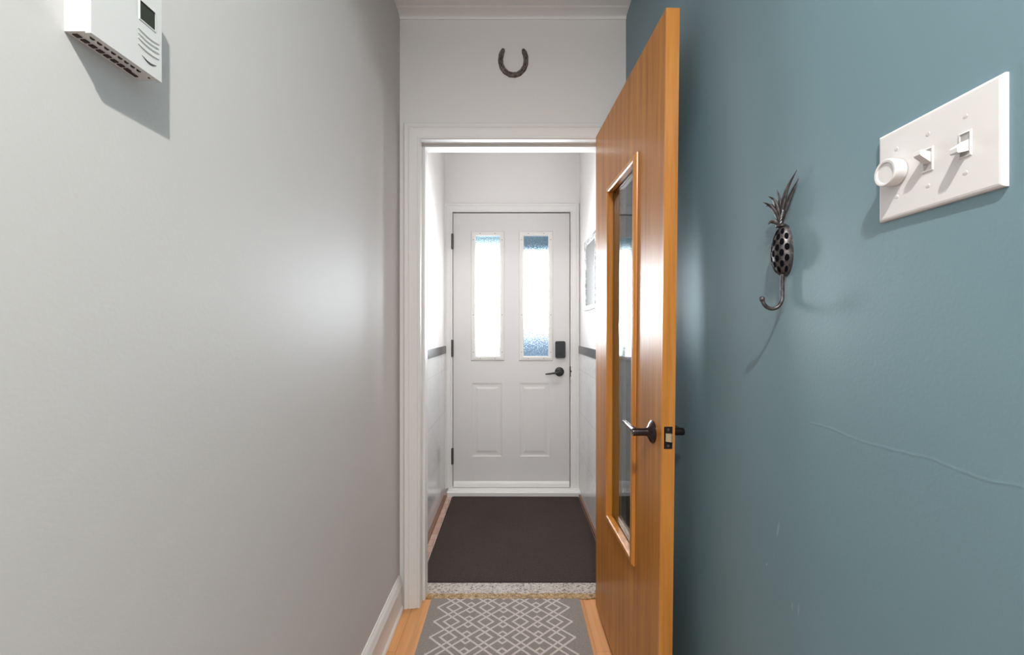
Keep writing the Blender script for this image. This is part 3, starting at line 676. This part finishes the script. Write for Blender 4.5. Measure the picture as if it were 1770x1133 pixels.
# ------------------------------------------------------------------ pineapple hook on the teal wall
hk = empty('pineapple_hook', (XR, 0.80, 1.34)); tag(hk, 'dark cast iron pineapple coat hook mounted on the teal wall', 'wall hook')
HYc, HZc = 0.800, 1.3400
def ell(a, z):    # half ellipsoid surface point, angle a around vertical axis from -pi/2..pi/2, z in -1..1
    rr = math.sqrt(max(0.0, 1-z*z))**1.0*1.06
    rr *= 1.0 - 0.12*z
    return Vector((XR-0.003-0.0185*rr*math.cos(a), HYc-0.0205*rr*math.sin(a), HZc+0.0470*z))
bm = bmesh.new(); nz, na = 24, 20; grid = []
for i in range(nz+1):
    z = -1+2*i/nz; grid.append([bm.verts.new(ell(-PI/2+PI*j/na, z)) for j in range(na+1)])
for i in range(nz):
    for j in range(na): bm.faces.new((grid[i][j], grid[i][j+1], grid[i+1][j+1], grid[i+1][j]))
ring = [grid[i][0] for i in range(nz+1)] + [grid[i][na] for i in range(nz, -1, -1)]
low = [bm.verts.new((XR, v.co.y, v.co.z)) for v in ring]
for k in range(len(ring)): kk = (k+1) % len(ring); bm.faces.new((ring[k], ring[kk], low[kk], low[k]))
bmesh.ops.remove_doubles(bm, verts=bm.verts, dist=1e-5)
part('pineapple_body', bm, M['iron'], hk, smooth=True, angle=1.0)
# dark oval discs on the body in place of openings between the ribs
for r_ in range(8):
    z = -0.74 + r_*0.205
    for c_ in range(4):
        a = -PI/2 + PI*(c_+0.5+(0.5 if r_ % 2 else 0.0))/4
        if a > PI/2-0.1: continue
        ctr = ell(a, z); e1 = (ell(a+0.05, z)-ell(a-0.05, z)).normalized(); e2 = (ell(a, z+0.03)-ell(a, z-0.03)).normalized(); n_ = e1.cross(e2).normalized()
        if n_.x > 0: n_ = -n_
        wr = 0.0039*math.sqrt(max(0.25, 1-z*z)); hr = 0.0062
        bm = bmesh.new(); outer = []; 
        for q in range(12):
            t = 2*PI*q/12; outer.append(bm.verts.new(ctr+n_*0.0005+e1*wr*math.cos(t)+e2*hr*math.sin(t)))
        cvx = bm.verts.new(ctr+n_*0.0010)
        for q in range(12): bm.faces.new((outer[q], outer[(q+1) % 12], cvx))
        part('scale_recess', bm, M['iron_dark'], hk)
def leaf(pts, w, name='leaf'):
    bm = bmesh.new(); n = len(pts)-1; P = [Vector(p) for p in pts]; k = 10
    cen = [Vector(cr([tuple(p) for p in P], n*i/k)) for i in range(k+1)]
    tube(bm, cen, [w*max(0.12, math.sin(PI*(0.22+0.78*i/k)))for i in range(k+1)], 8, flat=((1, 0, 0), 0.5))
    part(name, bm, M['iron'], hk, smooth=True)
b0 = (XR-0.010, HYc, HZc+0.045)
def L(*offs, w=0.0042): leaf([b0]+[(XR-a, HYc-b, HZc+c) for a, b, c in offs], w*1.25)
L((0.011, 0.006, 0.075), (0.010, 0.020, 0.105), (0.008, 0.043, 0.129), w=0.0046)
L((0.008, 0.009, 0.070), (0.005, 0.024, 0.095), (0.003, 0.040, 0.116), w=0.0046)
L((0.014, 0.000, 0.070), (0.020, -0.003, 0.092), (0.028, -0.006, 0.099), w=0.0040)
L((0.016, -0.004, 0.068), (0.024, -0.010, 0.084), (0.036, -0.010, 0.090), w=0.0036)
L((0.012, -0.008, 0.070), (0.014, -0.018, 0.085), (0.019, -0.030, 0.088), w=0.0040)
L((0.012, 0.002, 0.075), (0.014, 0.003, 0.095), (0.017, 0.001, 0.109), w=0.0036)
L((0.012, 0.010, 0.060), (0.014, 0.016, 0.068), (0.018, 0.020, 0.070), w=0.0036)
L((0.014, -0.008, 0.053), (0.020, -0.013, 0.055), (0.024, -0.014, 0.050), w=0.0032)
L((0.012, 0.008, 0.052), (0.015, 0.013, 0.054), (0.019, 0.014, 0.049), w=0.0032)
bm = bmesh.new(); lathe(bm, [(0.004, 0), (0.0085, 0.002), (0.009, 0.005), (0.005, 0.007), (0, 0.0075)], (XR-0.009, HYc, HZc+0.041), (0, 0, 1), 16)
part('neck_collar', bm, M['iron'], hk, smooth=True)
bm = bmesh.new()
pts = [(XR-0.008, 0.797, 1.302), (XR-0.0085, 0.797, 1.285), (XR-0.0085, 0.797, 1.262), (XR-0.0095, 0.797, 1.250), (XR-0.014, 0.798, 1.2405), (XR-0.022, 0.799, 1.2355), (XR-0.031, 0.800, 1.2365), (XR-0.038, 0.801, 1.2425), (XR-0.0415, 0.802, 1.2505)]
tube(bm, [cr(pts, (len(pts)-1)*i/32) for i in range(33)], 0.0033, 12)
hk2 = part('hook_rod', bm, M['iron'], hk, smooth=True)
bm = bmesh.new(); bmesh.ops.create_uvsphere(bm, u_segments=16, v_segments=10, radius=0.0050, matrix=Matrix.Translation((XR-0.0420, 0.802, 1.2530)))
part('hook_tip', bm, M['iron'], hk, smooth=True)

# ------------------------------------------------------------------ mirror on the vestibule wall
mr = empty('wall_mirror', (VR, 2.78, 1.32)); tag(mr, 'small silver framed mirror on the right vestibule wall, partly behind the oak door', 'mirror')
bm = bmesh.new(); ring_sweep(bm, [(0, VR), (0, VR-0.010), (0.004, VR-0.014), (0.028, VR-0.018), (0.034, VR-0.014), (0.034, VR)], [(2.614, 1.362), (2.943, 1.362), (2.943, 1.752), (2.614, 1.752)], lambda p, q, h: (h, p, q))
part('mirror_frame', bm, M['silver'], mr, smooth=True, angle=0.4)
part('mirror_glass', B(VR-0.009, VR-0.001, 2.614, 2.943, 1.362, 1.752), M['mirror'], mr)
